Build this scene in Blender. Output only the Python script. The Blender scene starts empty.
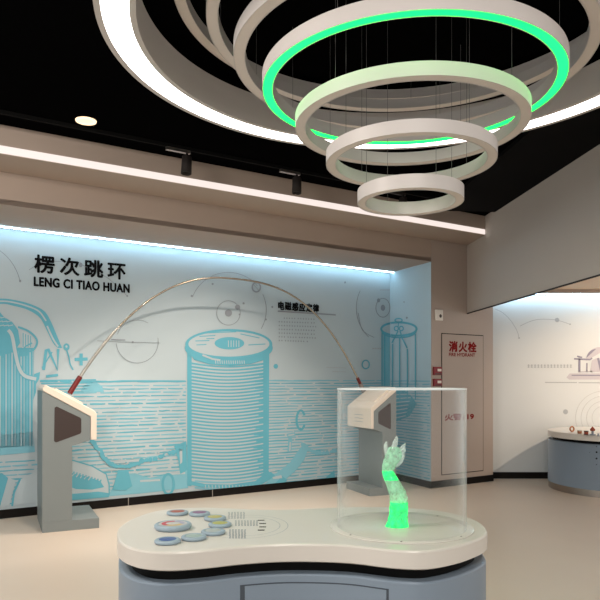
import bpy, math, random
from mathutils import Vector, Matrix
random.seed(7)
PI = math.pi
sc = bpy.context.scene
COL = sc.collection
F, HOR, EYE = 660.0, 381.0, 1.44          # focal length (px of a 600 frame), horizon row, eye height

# ------------------------------------------------------------------ materials
def mat(name, col, rough=.6, metal=0.0, spec=.4, emit=None, estr=0.0, noise=0.0, nscale=6.0, bump=0.0, bscale=200.0):
    m = bpy.data.materials.new(name); m.use_nodes = True
    nt = m.node_tree; b = nt.nodes['Principled BSDF']
    b.inputs['Base Color'].default_value = (*col, 1)
    b.inputs['Roughness'].default_value = rough
    b.inputs['Metallic'].default_value = metal
    b.inputs['Specular IOR Level'].default_value = spec
    if emit:
        b.inputs['Emission Color'].default_value = (*emit, 1)
        b.inputs['Emission Strength'].default_value = estr
    if noise or bump:
        tc = nt.nodes.new('ShaderNodeTexCoord')
    if noise:
        n = nt.nodes.new('ShaderNodeTexNoise'); n.inputs['Scale'].default_value = nscale; n.inputs['Detail'].default_value = 5
        nt.links.new(tc.outputs['Object'], n.inputs['Vector'])
        r = nt.nodes.new('ShaderNodeMapRange')
        r.inputs['To Min'].default_value = 1 - noise; r.inputs['To Max'].default_value = 1 + noise
        nt.links.new(n.outputs['Fac'], r.inputs['Value'])
        mx = nt.nodes.new('ShaderNodeVectorMath'); mx.operation = 'SCALE'
        mx.inputs[0].default_value = col
        nt.links.new(r.outputs['Result'], mx.inputs['Scale'])
        nt.links.new(mx.outputs['Vector'], b.inputs['Base Color'])
    if bump:
        n2 = nt.nodes.new('ShaderNodeTexNoise'); n2.inputs['Scale'].default_value = bscale
        nt.links.new(tc.outputs['Object'], n2.inputs['Vector'])
        bp = nt.nodes.new('ShaderNodeBump'); bp.inputs['Strength'].default_value = bump; bp.inputs['Distance'].default_value = .002
        nt.links.new(n2.outputs['Fac'], bp.inputs['Height'])
        nt.links.new(bp.outputs['Normal'], b.inputs['Normal'])
    return m

M = {}
M['floor'] = mat('floor_resin', (.58, .50, .42), .36, spec=.3, noise=.05, nscale=1.2)
M['mural'] = mat('mural_paper', (.425, .515, .56), .75, noise=.012, nscale=3)
M['return'] = mat('niche_paper', (.42, .55, .62), .75, noise=.015, nscale=3)
M['teal'] = mat('mural_teal', (.115, .405, .52), .75, noise=.06, nscale=5)
M['teal2'] = mat('mural_light_teal', (.195, .47, .58), .75, noise=.06, nscale=5)
M['grey_ink'] = mat('mural_grey_ink', (.27, .30, .335), .75, spec=.05)
M['pale_ink'] = mat('mural_pale_grey_ink', (.40, .43, .46), .75, spec=.05)
M['black_ink'] = mat('black_lettering', (.006, .006, .007), .8, spec=.05)
M['brown'] = mat('brown_paint', (.40, .325, .275), .7, noise=.03, nscale=2, bump=.06)
M['soffit'] = mat('grey_brown_paint', (.46, .42, .385), .7, noise=.04, nscale=1.5, bump=.06)
M['pier'] = mat('pier_paint', (.40, .335, .295), .65, noise=.03, nscale=2, bump=.06)
M['ceil'] = mat('black_ceiling', (.002, .002, .0022), .9, spec=.0)
M['ceil2'] = mat('black_duct', (.004, .004, .0045), .8, spec=.05)
M['base'] = mat('dark_skirting', (.007, .0055, .005), .55, spec=.15)
M['steel'] = mat('brushed_steel', (.42, .39, .36), .35, metal=1.0, noise=.06, nscale=30)
M['white'] = mat('white_wall_paint', (.64, .675, .69), .75, noise=.012, nscale=3)
M['warmceil'] = mat('pale_wood_ceiling', (.62, .46, .32), .6, noise=.04, nscale=2)
M['lamp'] = mat('lamp_housing', (.56, .53, .51), .45, noise=.02, nscale=8)
M['diff'] = mat('lamp_diffuser', (.68, .62, .575), .55)
M['led'] = mat('white_led', (.9, .9, .9), .5, emit=(1, .94, .90), estr=4.5)
M['strip'] = mat('strip_led', (.2, .2, .2), .5, emit=(1, .87, .81), estr=.68)
M['cove'] = mat('cove_led', (.9, .9, .9), .5, emit=(.50, .80, 1), estr=15.0)
M['greenled'] = mat('green_led', (.01, .08, .03), .5, emit=(0, 1, .045), estr=5.5)
M['bulb'] = mat('downlight_lens', (.2, .2, .2), .4, emit=(1, .72, .42), estr=1.3)
M['lens'] = mat('downlight_glass', (.1, .09, .08), .4, emit=(1, .82, .60), estr=.8)
M['rail'] = mat('black_rail', (.004, .004, .004), .8, spec=.05)
M['wire'] = mat('wire_grey', (.10, .10, .10), .5)
M['black'] = mat('black_metal', (.004, .004, .004), .6, spec=.1)
M['charc'] = mat('charcoal_metal', (.022, .018, .017), .6, spec=.2)
M['tabletop'] = mat('solid_surface_cream', (.66, .63, .58), .30, spec=.35, noise=.01, nscale=10)
M['tableblue'] = mat('blue_grey_lacquer', (.215, .275, .345), .38, spec=.4, noise=.02, nscale=4)
M['seam'] = mat('dark_seam', (.06, .075, .095), .6)
M['podium'] = mat('grey_green_lacquer', (.20, .228, .232), .45, spec=.3, noise=.02, nscale=4)
M['cover'] = mat('cream_cover', (.78, .68, .58), .45, noise=.01)
M['dark'] = mat('dark_brown_plastic', (.045, .030, .027), .4)
M['redgrip'] = mat('dark_red_grip', (.13, .008, .007), .35)
M['brass'] = mat('brass_tube', (.38, .335, .27), .22, metal=.8)
M['silver'] = mat('grey_tube', (.42, .41, .38), .3, metal=.7)
M['knob'] = mat('grey_knob', (.25, .23, .22), .4)
M['red'] = mat('red_plastic', (.20, .008, .014), .4)
M['redink'] = mat('red_lettering', (.20, .010, .010), .55, spec=.05)
M['offwhite'] = mat('off_white_plastic', (.72, .68, .62), .45)
M['disc'] = mat('blue_grey_disc', (.30, .39, .46), .35, noise=.03)
M['copper'] = mat('copper_part', (.45, .19, .10), .35, metal=.6)
M['redbrown'] = mat('red_brown_part', (.30, .06, .03), .45)
M['greypart'] = mat('grey_part', (.22, .25, .29), .45)
M['purple'] = mat('mural_slate_ink', (.26, .25, .33), .75)
M['faint'] = mat('faint_wall_ink', (.50, .52, .535), .75)
M['lilac'] = mat('mural_pale_slate_ink', (.52, .50, .55), .75)

def clear_mat(name, tint, base, edge, rough=.03):
    m = bpy.data.materials.new(name); m.use_nodes = True
    nt = m.node_tree; nt.nodes.remove(nt.nodes['Principled BSDF'])
    out = nt.nodes['Material Output']
    tr = nt.nodes.new('ShaderNodeBsdfTransparent'); tr.inputs['Color'].default_value = (*tint, 1)
    gl = nt.nodes.new('ShaderNodeBsdfGlossy'); gl.inputs['Roughness'].default_value = rough
    df = nt.nodes.new('ShaderNodeBsdfDiffuse'); df.inputs['Color'].default_value = (.75, .78, .78, 1)
    lw = nt.nodes.new('ShaderNodeLayerWeight'); lw.inputs['Blend'].default_value = .35
    rp = nt.nodes.new('ShaderNodeMapRange'); rp.inputs['To Min'].default_value = base; rp.inputs['To Max'].default_value = edge
    pw = nt.nodes.new('ShaderNodeMath'); pw.operation = 'POWER'; pw.inputs[1].default_value = 3.2; lw.inputs['Blend'].default_value = .5
    nt.links.new(lw.outputs['Facing'], pw.inputs[0]); nt.links.new(pw.outputs[0], rp.inputs['Value'])
    a = nt.nodes.new('ShaderNodeMixShader'); a.inputs['Fac'].default_value = .45
    nt.links.new(gl.outputs[0], a.inputs[1]); nt.links.new(df.outputs[0], a.inputs[2])
    s = nt.nodes.new('ShaderNodeMixShader')
    nt.links.new(rp.outputs['Result'], s.inputs['Fac'])
    nt.links.new(tr.outputs[0], s.inputs[1]); nt.links.new(a.outputs[0], s.inputs[2])
    nt.links.new(s.outputs[0], out.inputs['Surface'])
    return m
M['acrylic'] = clear_mat('clear_acrylic', (.996, .999, .998), .012, .62)
M['plate'] = mat('frosted_plate', (.645, .625, .575), .25, spec=.3)

def resin(name, col, e, es, alpha):
    m = mat(name, col, .15, spec=.6, emit=e, estr=es)
    nt = m.node_tree; b = nt.nodes['Principled BSDF']; out = nt.nodes['Material Output']
    tr = nt.nodes.new('ShaderNodeBsdfTransparent'); mx = nt.nodes.new('ShaderNodeMixShader')
    mx.inputs['Fac'].default_value = alpha
    tc = nt.nodes.new('ShaderNodeTexCoord'); nz = nt.nodes.new('ShaderNodeTexNoise'); nz.inputs['Scale'].default_value = 55; nz.inputs['Detail'].default_value = 3
    nt.links.new(tc.outputs['Object'], nz.inputs['Vector'])
    bp = nt.nodes.new('ShaderNodeBump'); bp.inputs['Strength'].default_value = .9; bp.inputs['Distance'].default_value = .006
    nt.links.new(nz.outputs['Fac'], bp.inputs['Height']); nt.links.new(bp.outputs['Normal'], b.inputs['Normal'])
    em = nt.nodes.new('ShaderNodeMapRange'); em.inputs['From Min'].default_value = .36; em.inputs['From Max'].default_value = .64
    em.inputs['To Min'].default_value = es*.35; em.inputs['To Max'].default_value = es*1.25
    nt.links.new(nz.outputs['Fac'], em.inputs['Value']); nt.links.new(em.outputs['Result'], b.inputs['Emission Strength'])
    ar = nt.nodes.new('ShaderNodeMapRange'); ar.inputs['From Min'].default_value = .3; ar.inputs['From Max'].default_value = .7
    ar.inputs['To Min'].default_value = max(0, alpha-.22); ar.inputs['To Max'].default_value = min(1, alpha+.2)
    nt.links.new(nz.outputs['Fac'], ar.inputs['Value']); nt.links.new(ar.outputs['Result'], mx.inputs['Fac'])
    nt.links.new(tr.outputs[0], mx.inputs[1]); nt.links.new(b.outputs[0], mx.inputs[2])
    nt.links.new(mx.outputs[0], out.inputs['Surface'])
    return m

# ------------------------------------------------------------------ mesh helpers
class MB:
    def __init__(s): s.v, s.f, s.m, s.s = [], [], [], []
    def add(s, vs, fs, mi=0, smooth=False):
        o = len(s.v); s.v += [tuple(p) for p in vs]
        for f in fs:
            s.f.append(tuple(i + o for i in f)); s.m.append(mi); s.s.append(smooth)
    def box(s, x0, x1, y0, y1, z0, z1, mi=0):
        s.add([(x0,y0,z0),(x1,y0,z0),(x1,y1,z0),(x0,y1,z0),(x0,y0,z1),(x1,y0,z1),(x1,y1,z1),(x0,y1,z1)],
              [(3,2,1,0),(4,5,6,7),(0,1,5,4),(1,2,6,5),(2,3,7,6),(3,0,4,7)], mi)
    def prism(s, poly, z0, z1, mi=0, smooth=False):              # poly in xy, counter-clockwise
        n = len(poly)
        s.add([(p[0],p[1],z0) for p in poly] + [(p[0],p[1],z1) for p in poly],
              [tuple(range(n-1,-1,-1)), tuple(range(n,2*n))], mi)
        s.add([(p[0],p[1],z0) for p in poly] + [(p[0],p[1],z1) for p in poly],
              [(i,(i+1)%n,n+(i+1)%n,n+i) for i in range(n)], mi, smooth)
    def prism_y(s, poly, y0, y1, mi=0):                           # poly in xz
        n = len(poly)
        s.add([(p[0],y0,p[1]) for p in poly] + [(p[0],y1,p[1]) for p in poly],
              [tuple(range(n)), tuple(range(2*n-1,n-1,-1))] + [(i,n+i,n+(i+1)%n,(i+1)%n) for i in range(n)], mi)
    def lathe(s, prof, n=64, c=(0,0,0), mi=0, closed=False, smooth=True):
        k = len(prof); vs = []
        for i in range(n):
            a = 2*PI*i/n
            for r, z in prof: vs.append((c[0]+r*math.cos(a), c[1]+r*math.sin(a), c[2]+z))
        fs = []
        for i in range(n):
            j = (i+1) % n
            for q in range(k if closed else k-1):
                w = (q+1) % k
                fs.append((i*k+q, j*k+q, j*k+w, i*k+w))
        s.add(vs, fs, mi, smooth)
    def disc(s, r, z, n=48, c=(0,0), mi=0):
        s.add([(c[0]+r*math.cos(2*PI*i/n), c[1]+r*math.sin(2*PI*i/n), z) for i in range(n)], [tuple(range(n))], mi)
    def cyl(s, r, z0, z1, n=32, c=(0,0), mi=0, bev=0.0):
        p = [(0,z0),(r-bev,z0),(r,z0+bev),(r,z1-bev),(r-bev,z1),(0,z1)] if bev else [(0,z0),(r,z0),(r,z0),(r,z1),(r,z1),(0,z1)]
        for a, b in zip(p, p[1:]):
            if a != b: s.lathe([a, b], n, (c[0],c[1],0), mi, smooth=(a[0]==b[0]))
    def tube(s, pts, r, n=10, mi=0, cap=True):
        pts = [Vector(p) for p in pts]; rs = r if isinstance(r, (list, tuple)) else [r]*len(pts)
        vs = []; ref = None
        for i, p in enumerate(pts):
            d = (pts[min(i+1,len(pts)-1)] - pts[max(i-1,0)]).normalized()
            if ref is None: ref = Vector((0,0,1)) if abs(d.z) < .9 else Vector((1,0,0))
            x = d.cross(ref).normalized(); y = d.cross(x).normalized(); ref = -y if False else ref
            for k in range(n):
                a = 2*PI*k/n; vs.append(p + (x*math.cos(a) + y*math.sin(a))*rs[i])
        fs = [(i*n+k, i*n+(k+1)%n, (i+1)*n+(k+1)%n, (i+1)*n+k) for i in range(len(pts)-1) for k in range(n)]
        s.add(vs, fs, mi, True)
        if cap:
            s.add(vs[:n], [tuple(range(n))], mi); s.add(vs[-n:], [tuple(range(n-1,-1,-1))], mi)
    def build(s, name, mats, parent=None, loc=None, rotz=0.0, bevel=0.0):
        me = bpy.data.meshes.new(name); me.from_pydata(s.v, [], s.f)
        for m in (mats if isinstance(mats, (list, tuple)) else [mats]): me.materials.append(M[m] if isinstance(m, str) else m)
        me.polygons.foreach_set('material_index', s.m); me.polygons.foreach_set('use_smooth', s.s)
        me.update()
        o = bpy.data.objects.new(name, me); COL.objects.link(o)
        if parent: o.parent = parent
        if loc is not None: o.location = loc
        if rotz: o.rotation_euler.z = rotz
        if bevel:
            import bmesh
            bm = bmesh.new(); bm.from_mesh(me); bmesh.ops.remove_doubles(bm, verts=bm.verts, dist=1e-5)
            bmesh.ops.recalc_face_normals(bm, faces=bm.faces); bm.to_mesh(me); bm.free()
            b = o.modifiers.new('bevel', 'BEVEL'); b.width = bevel; b.segments = 3; b.limit_method = 'ANGLE'; b.angle_limit = .6
        return o

def tag(o, label, cat, group=None, kind=None):
    o['label'] = label; o['category'] = cat
    if group: o['group'] = group
    if kind: o['kind'] = kind
    return o
def empty(name, loc, rz=0.0):
    o = bpy.data.objects.new(name, None); COL.objects.link(o); o.location = loc; o.rotation_euler.z = rz
    o.empty_display_size = .1
    return o
def struct(o):
    o['kind'] = 'structure'; return o
def off(poly, d):                                                 # inset (d > 0) of a closed ccw polygon
    n = len(poly); r = []
    for i in range(n):
        a, b = Vector(poly[i-1]), Vector(poly[(i+1) % n])
        t = (b-a).normalized(); r.append((poly[i][0] - t.y*d, poly[i][1] + t.x*d))
    return r
def spline(pts, k=6, closed=True):
    n = len(pts); out = []
    for i in range(n if closed else n-1):
        g = (lambda j: pts[j % n]) if closed else (lambda j: pts[max(0, min(n-1, j))])
        p0, p1, p2, p3 = g(i-1), g(i), g(i+1), g(i+2)
        for q in range(k):
            t = q/k
            out.append(tuple(.5*((2*p1[c]) + (-p0[c]+p2[c])*t + (2*p0[c]-5*p1[c]+4*p2[c]-p3[c])*t*t + (-p0[c]+3*p1[c]-3*p2[c]+p3[c])*t**3) for c in range(len(p1))))
    if not closed: out.append(tuple(pts[-1]))
    return out

# ------------------------------------------------------------------ room plan
U = Vector((.8406, .5417)).normalized(); N = Vector((U.y, -U.x))  # along the mural wall, and out of it
A = Vector((-3.136, 6.90))                                        # a point of the mural wall
MC = A + U*5.317                                                  # its inner corner
FC = Vector((1.757, 8.85))                                        # outer corner of the niche
def hit(px, P, D):                                                # plan position on the wall line P + s D seen in image column px
    k = (px - 300)/F
    s = (k*P.y - P.x)/(D.x - k*D.y)
    return P + D*s
S0 = hit(467, FC, U); SD = Vector((.0985, -.995)).normalized()
PE = hit(493, FC, U)                                              # end of the hydrant pier
BR = S0 + SD*.666; BL = Vector((-2.5, 5.5)); BD = (BR-BL).normalized()
ZC, ZN, ZL = 3.58, 3.04, 3.335                                    # black ceiling, niche ceiling, bulkhead underside
RD = (FC - MC).normalized()                                       # along the niche's side wall

def quadwall(name, P, Q, z0, z1, thick, m, side=1):
    P, Q = Vector(P), Vector(Q); d = (Q-P).normalized(); n = Vector((d.y, -d.x))*side
    poly = [P, Q, Q - n*thick, P - n*thick]
    a = sum(poly[i].x*poly[(i+1)%4].y - poly[(i+1)%4].x*poly[i].y for i in range(4))
    if a < 0: poly.reverse()
    b = MB(); b.prism([tuple(p) for p in poly], z0, z1)
    return struct(b.build(name, m))

b = MB(); b.box(-7, 8, -2.5, 11.5, -.1, 0); struct(b.build('floor', 'floor'))
b = MB()
cp = [(-7, -2.5), (S0 - SD*.0 + SD*11.6)[:], (S0 + U*.3)[:], (BL - BD*4.2 - N*2.2)[:]]
b.prism([(-7,-2.5), (3.6,-2.5), (S0.x+.35, S0.y+.35), (A-U*2.6)[:], (-7, 5.4)], ZC, ZC+.1)
struct(b.build('ceiling', 'ceil'))

wall_back = quadwall('wall_back', A - U*2.4, MC, 0, ZN, .12, 'mural')
def polywall(name, pts, z0, z1, m):
    pts = [tuple(p)[:2] for p in pts]; n = len(pts)
    if sum(pts[i][0]*pts[(i+1)%n][1] - pts[(i+1)%n][0]*pts[i][1] for i in range(n)) < 0: pts.reverse()
    b = MB(); b.prism(pts, z0, z1); return struct(b.build(name, m))
wall_return = polywall('wall_return', [MC, FC, FC - RD*.02 + U*.03, MC + U*.03], 0, ZN, 'return')
FL = FC - U*8.0
polywall('wall_header', [FL, FC + U*.001, FC - N*.25, FL - N*.25], ZN, ZC, 'brown')
polywall('wall_pier', [FC + U*.004, PE, PE - N*.22, FC + U*.006 - RD*.22], 0, ZC, 'pier')
# niche ceiling
b = MB(); q = [(A-U*2.4)[:], MC[:], (MC - RD*-.0)[:], FC[:], FL[:]]
poly = [FL[:], FC[:], MC[:], (A-U*2.4)[:]]
b.prism(poly, ZN+.001, ZN+.05); struct(b.build('trim_1', 'brown'))
# bulkhead
b = MB(); BLL = BL - BD*2.2
b.prism([BLL[:], BR[:], S0[:], (FC-U*7.4)[:]], ZL, ZC-.001); struct(b.build('trim_2', 'brown'))
# hanging soffit to the right
SE = S0 + SD*11.0; sn = Vector((-SD.y, SD.x))
if sn.x < 0: sn = -sn
b = MB(); b.prism([SE[:], (SE+sn*.05)[:], (S0+sn*.05)[:], S0[:]], 2.39, ZC-.001); struct(b.build('wall_soffit', 'soffit'))
b = MB(); b.prism([(SE-sn*.004)[:], (SE+sn*.012)[:], (S0+sn*.012+SD*.004)[:], (S0-sn*.004+SD*.004)[:]], 2.376, 2.3895); struct(b.build('trim_3', 'charc'))
# right-hand room
b = MB(); b.box(PE.x-.25, 8, 9.75, 9.87, 0, 3.0); wall_right = struct(b.build('wall_right', 'white'))
b = MB(); b.prism([(SE+sn*.055)[:], (8, SE.y), (8, 9.46), (PE.x+.02, 9.46), (S0+sn*.055+SD*.02)[:]], 2.745, 2.85); struct(b.build('trim_4', 'warmceil'))
b = MB(); b.box(PE.x+.02, 8, 9.40, 9.47, 2.70, 2.85); struct(b.build('trim_5', 'brown'))
# baseboards
def board(name, P, Q, side=1, h=.092, t=.012):
    P, Q = Vector(P), Vector(Q); d = (Q-P).normalized(); n = Vector((d.y, -d.x))*side
    poly = [P, Q, Q + n*t, P + n*t]
    a = sum(poly[i].x*poly[(i+1)%4].y - poly[(i+1)%4].x*poly[i].y for i in range(4))
    if a < 0: poly.reverse()
    b = MB(); b.prism([tuple(p) for p in poly], 0, h); return struct(b.build(name, 'base'))
bb = board('baseboard_back', A - U*2.4 + N*.001, MC + N*.001)
for px in (128, 212):
    p = hit(px, A, U) + N*.0135; j = MB()
    j.prism([(p-U*.004)[:], (p+N*.002-U*.004)[:], (p+N*.002+U*.004)[:], (p+U*.004)[:]], .002, .091); j.build('joint', 'steel', bb)
board('baseboard_return', MC, FC + RD*.012)
board('baseboard_pier', FC + N*.001, PE + N*.001)
b = MB(); b.box(PE.x-.2, 8, 9.737, 9.749, 0, .095); struct(b.build('baseboard_right', 'base'))

# ------------------------------------------------------------------ mural print (on the wall's own surface)
LAY = .0012
RETN = Vector((RD.y, -RD.x))
if RETN.dot(Vector((0,0)) - MC) < 0: RETN = -RETN
def WP(px, py, lay=1):
    if px < 390.3:
        p = hit(px, A, U); nn = N
    else:
        p = hit(px, MC, RD); nn = RETN
    z = EYE + (HOR - py)*p.y/F
    p = p + nn*(LAY*lay)
    return Vector((p.x, p.y, z))
def WPR(px, py, lay=1):
    y = 9.75
    return Vector(((px-300)/F*y, y - LAY*lay, EYE + (HOR-py)*y/F))
class Draw(MB):
    W = staticmethod(WP)
    def line(s, pts, w, lay=2, mi=0, k=0, closed=False):
        if k: pts = spline(pts, k, closed)
        n = len(pts); L = []; R = []
        for i in range(n):
            a, c = (pts[i-1], pts[(i+1) % n]) if closed else (pts[max(i-1,0)], pts[min(i+1,n-1)])
            dx, dy = c[0]-a[0], c[1]-a[1]; l = math.hypot(dx, dy) or 1
            ww = (w[i*len(w)//n] if isinstance(w, (list,tuple)) else w)/2
            L.append((pts[i][0]-dy/l*ww, pts[i][1]+dx/l*ww)); R.append((pts[i][0]+dy/l*ww, pts[i][1]-dx/l*ww))
        for i in range(n if closed else n-1):
            j = (i+1) % n
            s.add([s.W(*L[i], lay), s.W(*L[j], lay), s.W(*R[j], lay), s.W(*R[i], lay)], [(0,1,2,3)], mi)
    def fill(s, pts, lay=1, mi=0, k=0):
        if k: pts = spline(pts, k)
        s.add([s.W(*p, lay) for p in pts], [tuple(range(len(pts)))], mi)
    def ell(s, cx, cy, rx, ry, w=None, lay=2, mi=0, a0=0, a1=360, n=40):
        full = abs(a1-a0) >= 360
        pts = [(cx+rx*math.cos(math.radians(a0+(a1-a0)*i/n)), cy+ry*math.sin(math.radians(a0+(a1-a0)*i/n))) for i in range(n if full else n+1)]
        if w is None: s.fill(pts, lay, mi)
        else: s.line(pts, w, lay, mi, closed=full)
class DrawR(Draw):
    W = staticmethod(WPR)

TE, LT, WH, RT = 0, 1, 2, 3            # teal, light teal, paper, return paper
g = Draw()
def inspool(x, y): return 184 < x < 272 and y < 486
# horizontal etching lines: at constant height on the wall
def row(yref, x0, x1, w, mi, gap, lay=2, xref=200):
    pr = hit(xref, A, U); z = EYE + (HOR - yref)*pr.y/F
    x = x0
    while x < x1:
        ln = random.uniform(10, 34); xe = min(x+ln, x1)
        pts = []
        for i in range(4):
            xx = x + (xe-x)*i/3
            yy = HOR - (z-EYE)*F/(hit(xx, A, U).y if xx < 390.3 else hit(xx, MC, RD).y)
            pts.append((xx, yy + random.uniform(-.25, .25)))
        g.line(pts, [w*random.uniform(.6,1), w*random.uniform(.8,1.2), w, w*random.uniform(.4,.9)], lay, mi)
        x = xe + (random.uniform(.5, 4) if random.random() < gap else 0.3)
y = 381.5; k = 0
while y < 489:
    dens = .8 if y > 400 else .95
    row(y, 40 if y < 450 else -40, 186, 1.25 if k % 3 else 1.7, LT if k % 2 else TE, dens)
    y += random.uniform(3.0, 3.9); k += 1
y = 380.5
while y < 484:
    row(y, 268, 388, 1.1 if y < 420 else 1.35, LT if k % 2 else TE, .9, xref=300)
    y += random.uniform(2.5, 3.3); k += 1
y = 381
while y < 480:
    row(y, 391, 430, 1.1, LT if k % 3 else TE, .9, xref=330)
    y += random.uniform(2.6, 3.3); k += 1
# long unbroken first rows
g.line([(78,381.6),(110,381.8),(122,381),(185,381.2)], 1.7, 3, TE); g.line([(270,380.6),(300,381),(330,380.4)], 1.2, 3, LT)
# solid ground along the bottom
g.fill([(95,497.5),(110,492),(125,470),(150,478),(188,470),(188,488),(140,493.5)], 3, LT)
for x, y0, y1 in ((98,470,476),(105,463,470),(118,473,480),(140,481,486),(150,470,474),(165,474,480)):
    g.line([(x,y0),(x+20,y0-1)], 2.0, 4, WH)
# --- spool
g.fill([(187,350),(269,350),(268.5,478),(262,484),(250,486),(205,487.5),(187,486)], 4, WH)
g.fill([(187,352),(191.5,356),(191.5,486),(187,486)], 5, TE); g.fill([(263,356),(269,352),(268.5,478),(263,480)], 5, TE)
yy = 363.0
while yy < 488:
    dip = 6.5
    pts = [(189+ (265-189)*i/14, yy + dip*math.sin(PI*i/14)*.55 + (i/14)*(-.6)*((yy-381)/20)) for i in range(15)]
    if yy < 478: g.line(pts, [1.9,1.8,1.7,1.6,1.5,1.4,1.4,1.4,1.5,1.5,1.6,1.7,1.9,2.0,2.0], 6, TE)
    else: g.line(pts[1:-1], 1.6, 6, LT)
    yy += 3.35
for i in range(16):                                               # shade hatching on the right of the winding
    g.line([(255+random.uniform(-2,6), 375+i*6.6),(264,374.5+i*6.6)], 1.6, 7, TE)
g.ell(228.5, 348, 44, 15.5, None, 7, TE)
g.ell(228.5, 344.3, 43.5, 15.2, None, 8, TE); g.ell(228.5, 344.0, 40.5, 12.6, None, 9, WH)
g.fill([(188,351),(200,357),(214,360.5),(230,361.5),(250,360),(262,356),(264,360),(250,364),(230,366),(210,364.5),(194,360)], 10, TE)
for i in range(14): g.line([(215+i*2.2, 360.5),(215.4+i*2.2, 363.8)], .8, 11, WH)
g.line([(202,355),(212,359),(220,360.2)], 1.8, 11, WH)
g.ell(229, 343.3, 14.8, 6.2, None, 10, TE)
for i in range(5): g.line([(228+i*2.6, 340.5),(228+i*2.6, 347)], .8, 11, WH)
for (x0,y0,x1,y1) in ((199,336.5,215,335.5),(205,333,236,331.8),(240,334,259,338),(195,341,209,340.6),(248,345,265,344),(206,338.8,214,338.5),(196,345,206,344.5)):
    g.line([(x0,y0),(x1,y1)], .9, 10, TE)
g.fill([(187,484),(200,487),(230,488.6),(262,484),(275,476),(269,470),(255,481),(230,484.5),(205,484),(187,480)], 7, TE)
for i in range(16): g.line([(205+i*3.4, 485),(205.4+i*3.4, 488.5)], .8, 8, WH)
# --- jar at far left
jar = [(-70,336),(-45,322),(-20,314),(0,312),(4,317),(12,322),(18,330),(19,344),(34,350),(33,400),(33,440),(30,452),(0,455),(-40,456),(-70,450)]
g.fill([(-70,345),(34,348),(33,446),(-70,452)], 3, TE)
x = -66
while x < 34:
    g.line([(x,352 + random.uniform(-3,6)),(x,446)], random.uniform(.6,1.3), 4, WH if random.random() < .65 else LT); x += 3.0
g.fill([(-70,340),(-40,322),(-18,314),(0,312.5),(4,317),(12,322),(18,330),(20,343),(14,352),(0,356),(-20,358),(-70,352)], 5, TE)
g.line([(18,327),(28,331),(35,337),(37,343),(33,350),(26,352)], 2.0, 6, TE, k=4)
g.fill([(21,331),(28,333),(34,339),(35,343),(31,347),(22,348)], 5, WH)
for i in range(4): g.line([(23+i*2.5,333+i),(23+i*2.5,347)], .9, 6, TE)
g.line([(20,352),(26,346),(32,343)], 1.4, 7, TE)
g.line([(6,330),(12,336),(15,352),(19,368),(25,376),(36,379)], 5.4, 6, TE, k=5)
g.line([(8,330),(12,336),(15,352),(19,368),(25,376),(36,379)], 3.4, 7, WH, k=5)
for i in range(9): g.line([(-4+i*1.5, 318+i*4.0 % 12),(1+i*1.5, 317+i*4.0 % 12)], .8, 7, WH)
g.fill([(34,374),(40,372),(39,379),(36,384),(36,392),(33,400)], 5, TE)
# arch strap
outer = [(-70,306),(-30,300),(0,298.6),(14,300),(30,304),(44,311),(51,322),(57,336),(62,348)]
inner = [(-70,316),(-30,309),(0,304),(14,306),(28,310),(40,318),(47,331),(53,343),(58,348)]
g.fill(spline(outer,5,False) + list(reversed(spline(inner,5,False))), 4, TE)
g.line([(-60,307.5),(-30,303),(0,301.2),(14,302.6),(28,306.4),(39,311.5),(46,321)], 1.5, 5, WH, k=4)
g.line([(47,326),(53,339),(58,346.5)], 1.7, 5, WH, k=4)
g.ell(66.3, 347, 3.1, 3.6, None, 5, TE); g.ell(66.3, 346.5, 1.0, 1.2, None, 6, WH)
g.line([(66.5,350),(69,358),(70,364),(73,370)], 1.4, 5, TE, k=4)
g.line([(43.5,370),(46,350),(48,349),(57.5,370),(58,349)], 2.9, 5, TE); g.line([(42,368),(52,352)], 1.3, 6, TE)
g.line([(46,376.5),(58,375)], 2.6, 5, TE)
g.line([(74.5,359.5),(87.5,359)], 3.2, 5, TE); g.line([(81,353.5),(81,365.5)], 3.2, 6, TE)
for i in range(5): g.line([(40+i,380.5+i*3),(96-i*3,379.8+i*3)], 1.3, 3, TE)
g.fill([(84,385),(95,381.5),(102,386),(104,392),(80,392)], 3, LT)
# boot-like clamps at the lower left
boot = [(62,460),(72,460),(92,466),(106,474),(109,485),(109,495),(62,500)]
g.fill(boot, 5, WH); g.line(boot[1:-1], 1.3, 6, TE)
g.fill([(62,471),(72,473),(85,476),(100,481),(104,487),(92,489.5),(76,489),(62,484)], 6, TE)
for i in range(11): g.line([(70+i*3, 474.5+i*.7),(71+i*3, 470.5+i*.9)], 1.3, 7, TE)
for i in range(7): g.line([(64+i*4, 474+i),(66+i*4, 471.5+i)], 1.1, 7, WH)
g.fill([(62,494),(76,493.5),(98,491.5),(109,493),(109,497),(62,501)], 6, TE)
g.fill([(-70,440),(33,432),(35,452),(-70,462)], 3, LT)
g.fill([(-70,478),(2,473),(8,478),(0,506),(-70,514)], 5, TE)
g.fill([(8,478),(16,480),(9,506),(0,507)], 5, WH); g.fill([(19,480),(38,470),(38,502),(11,506)], 5, WH); g.line([(20,479),(14,492),(12,506)], 2, 6, TE)
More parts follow.
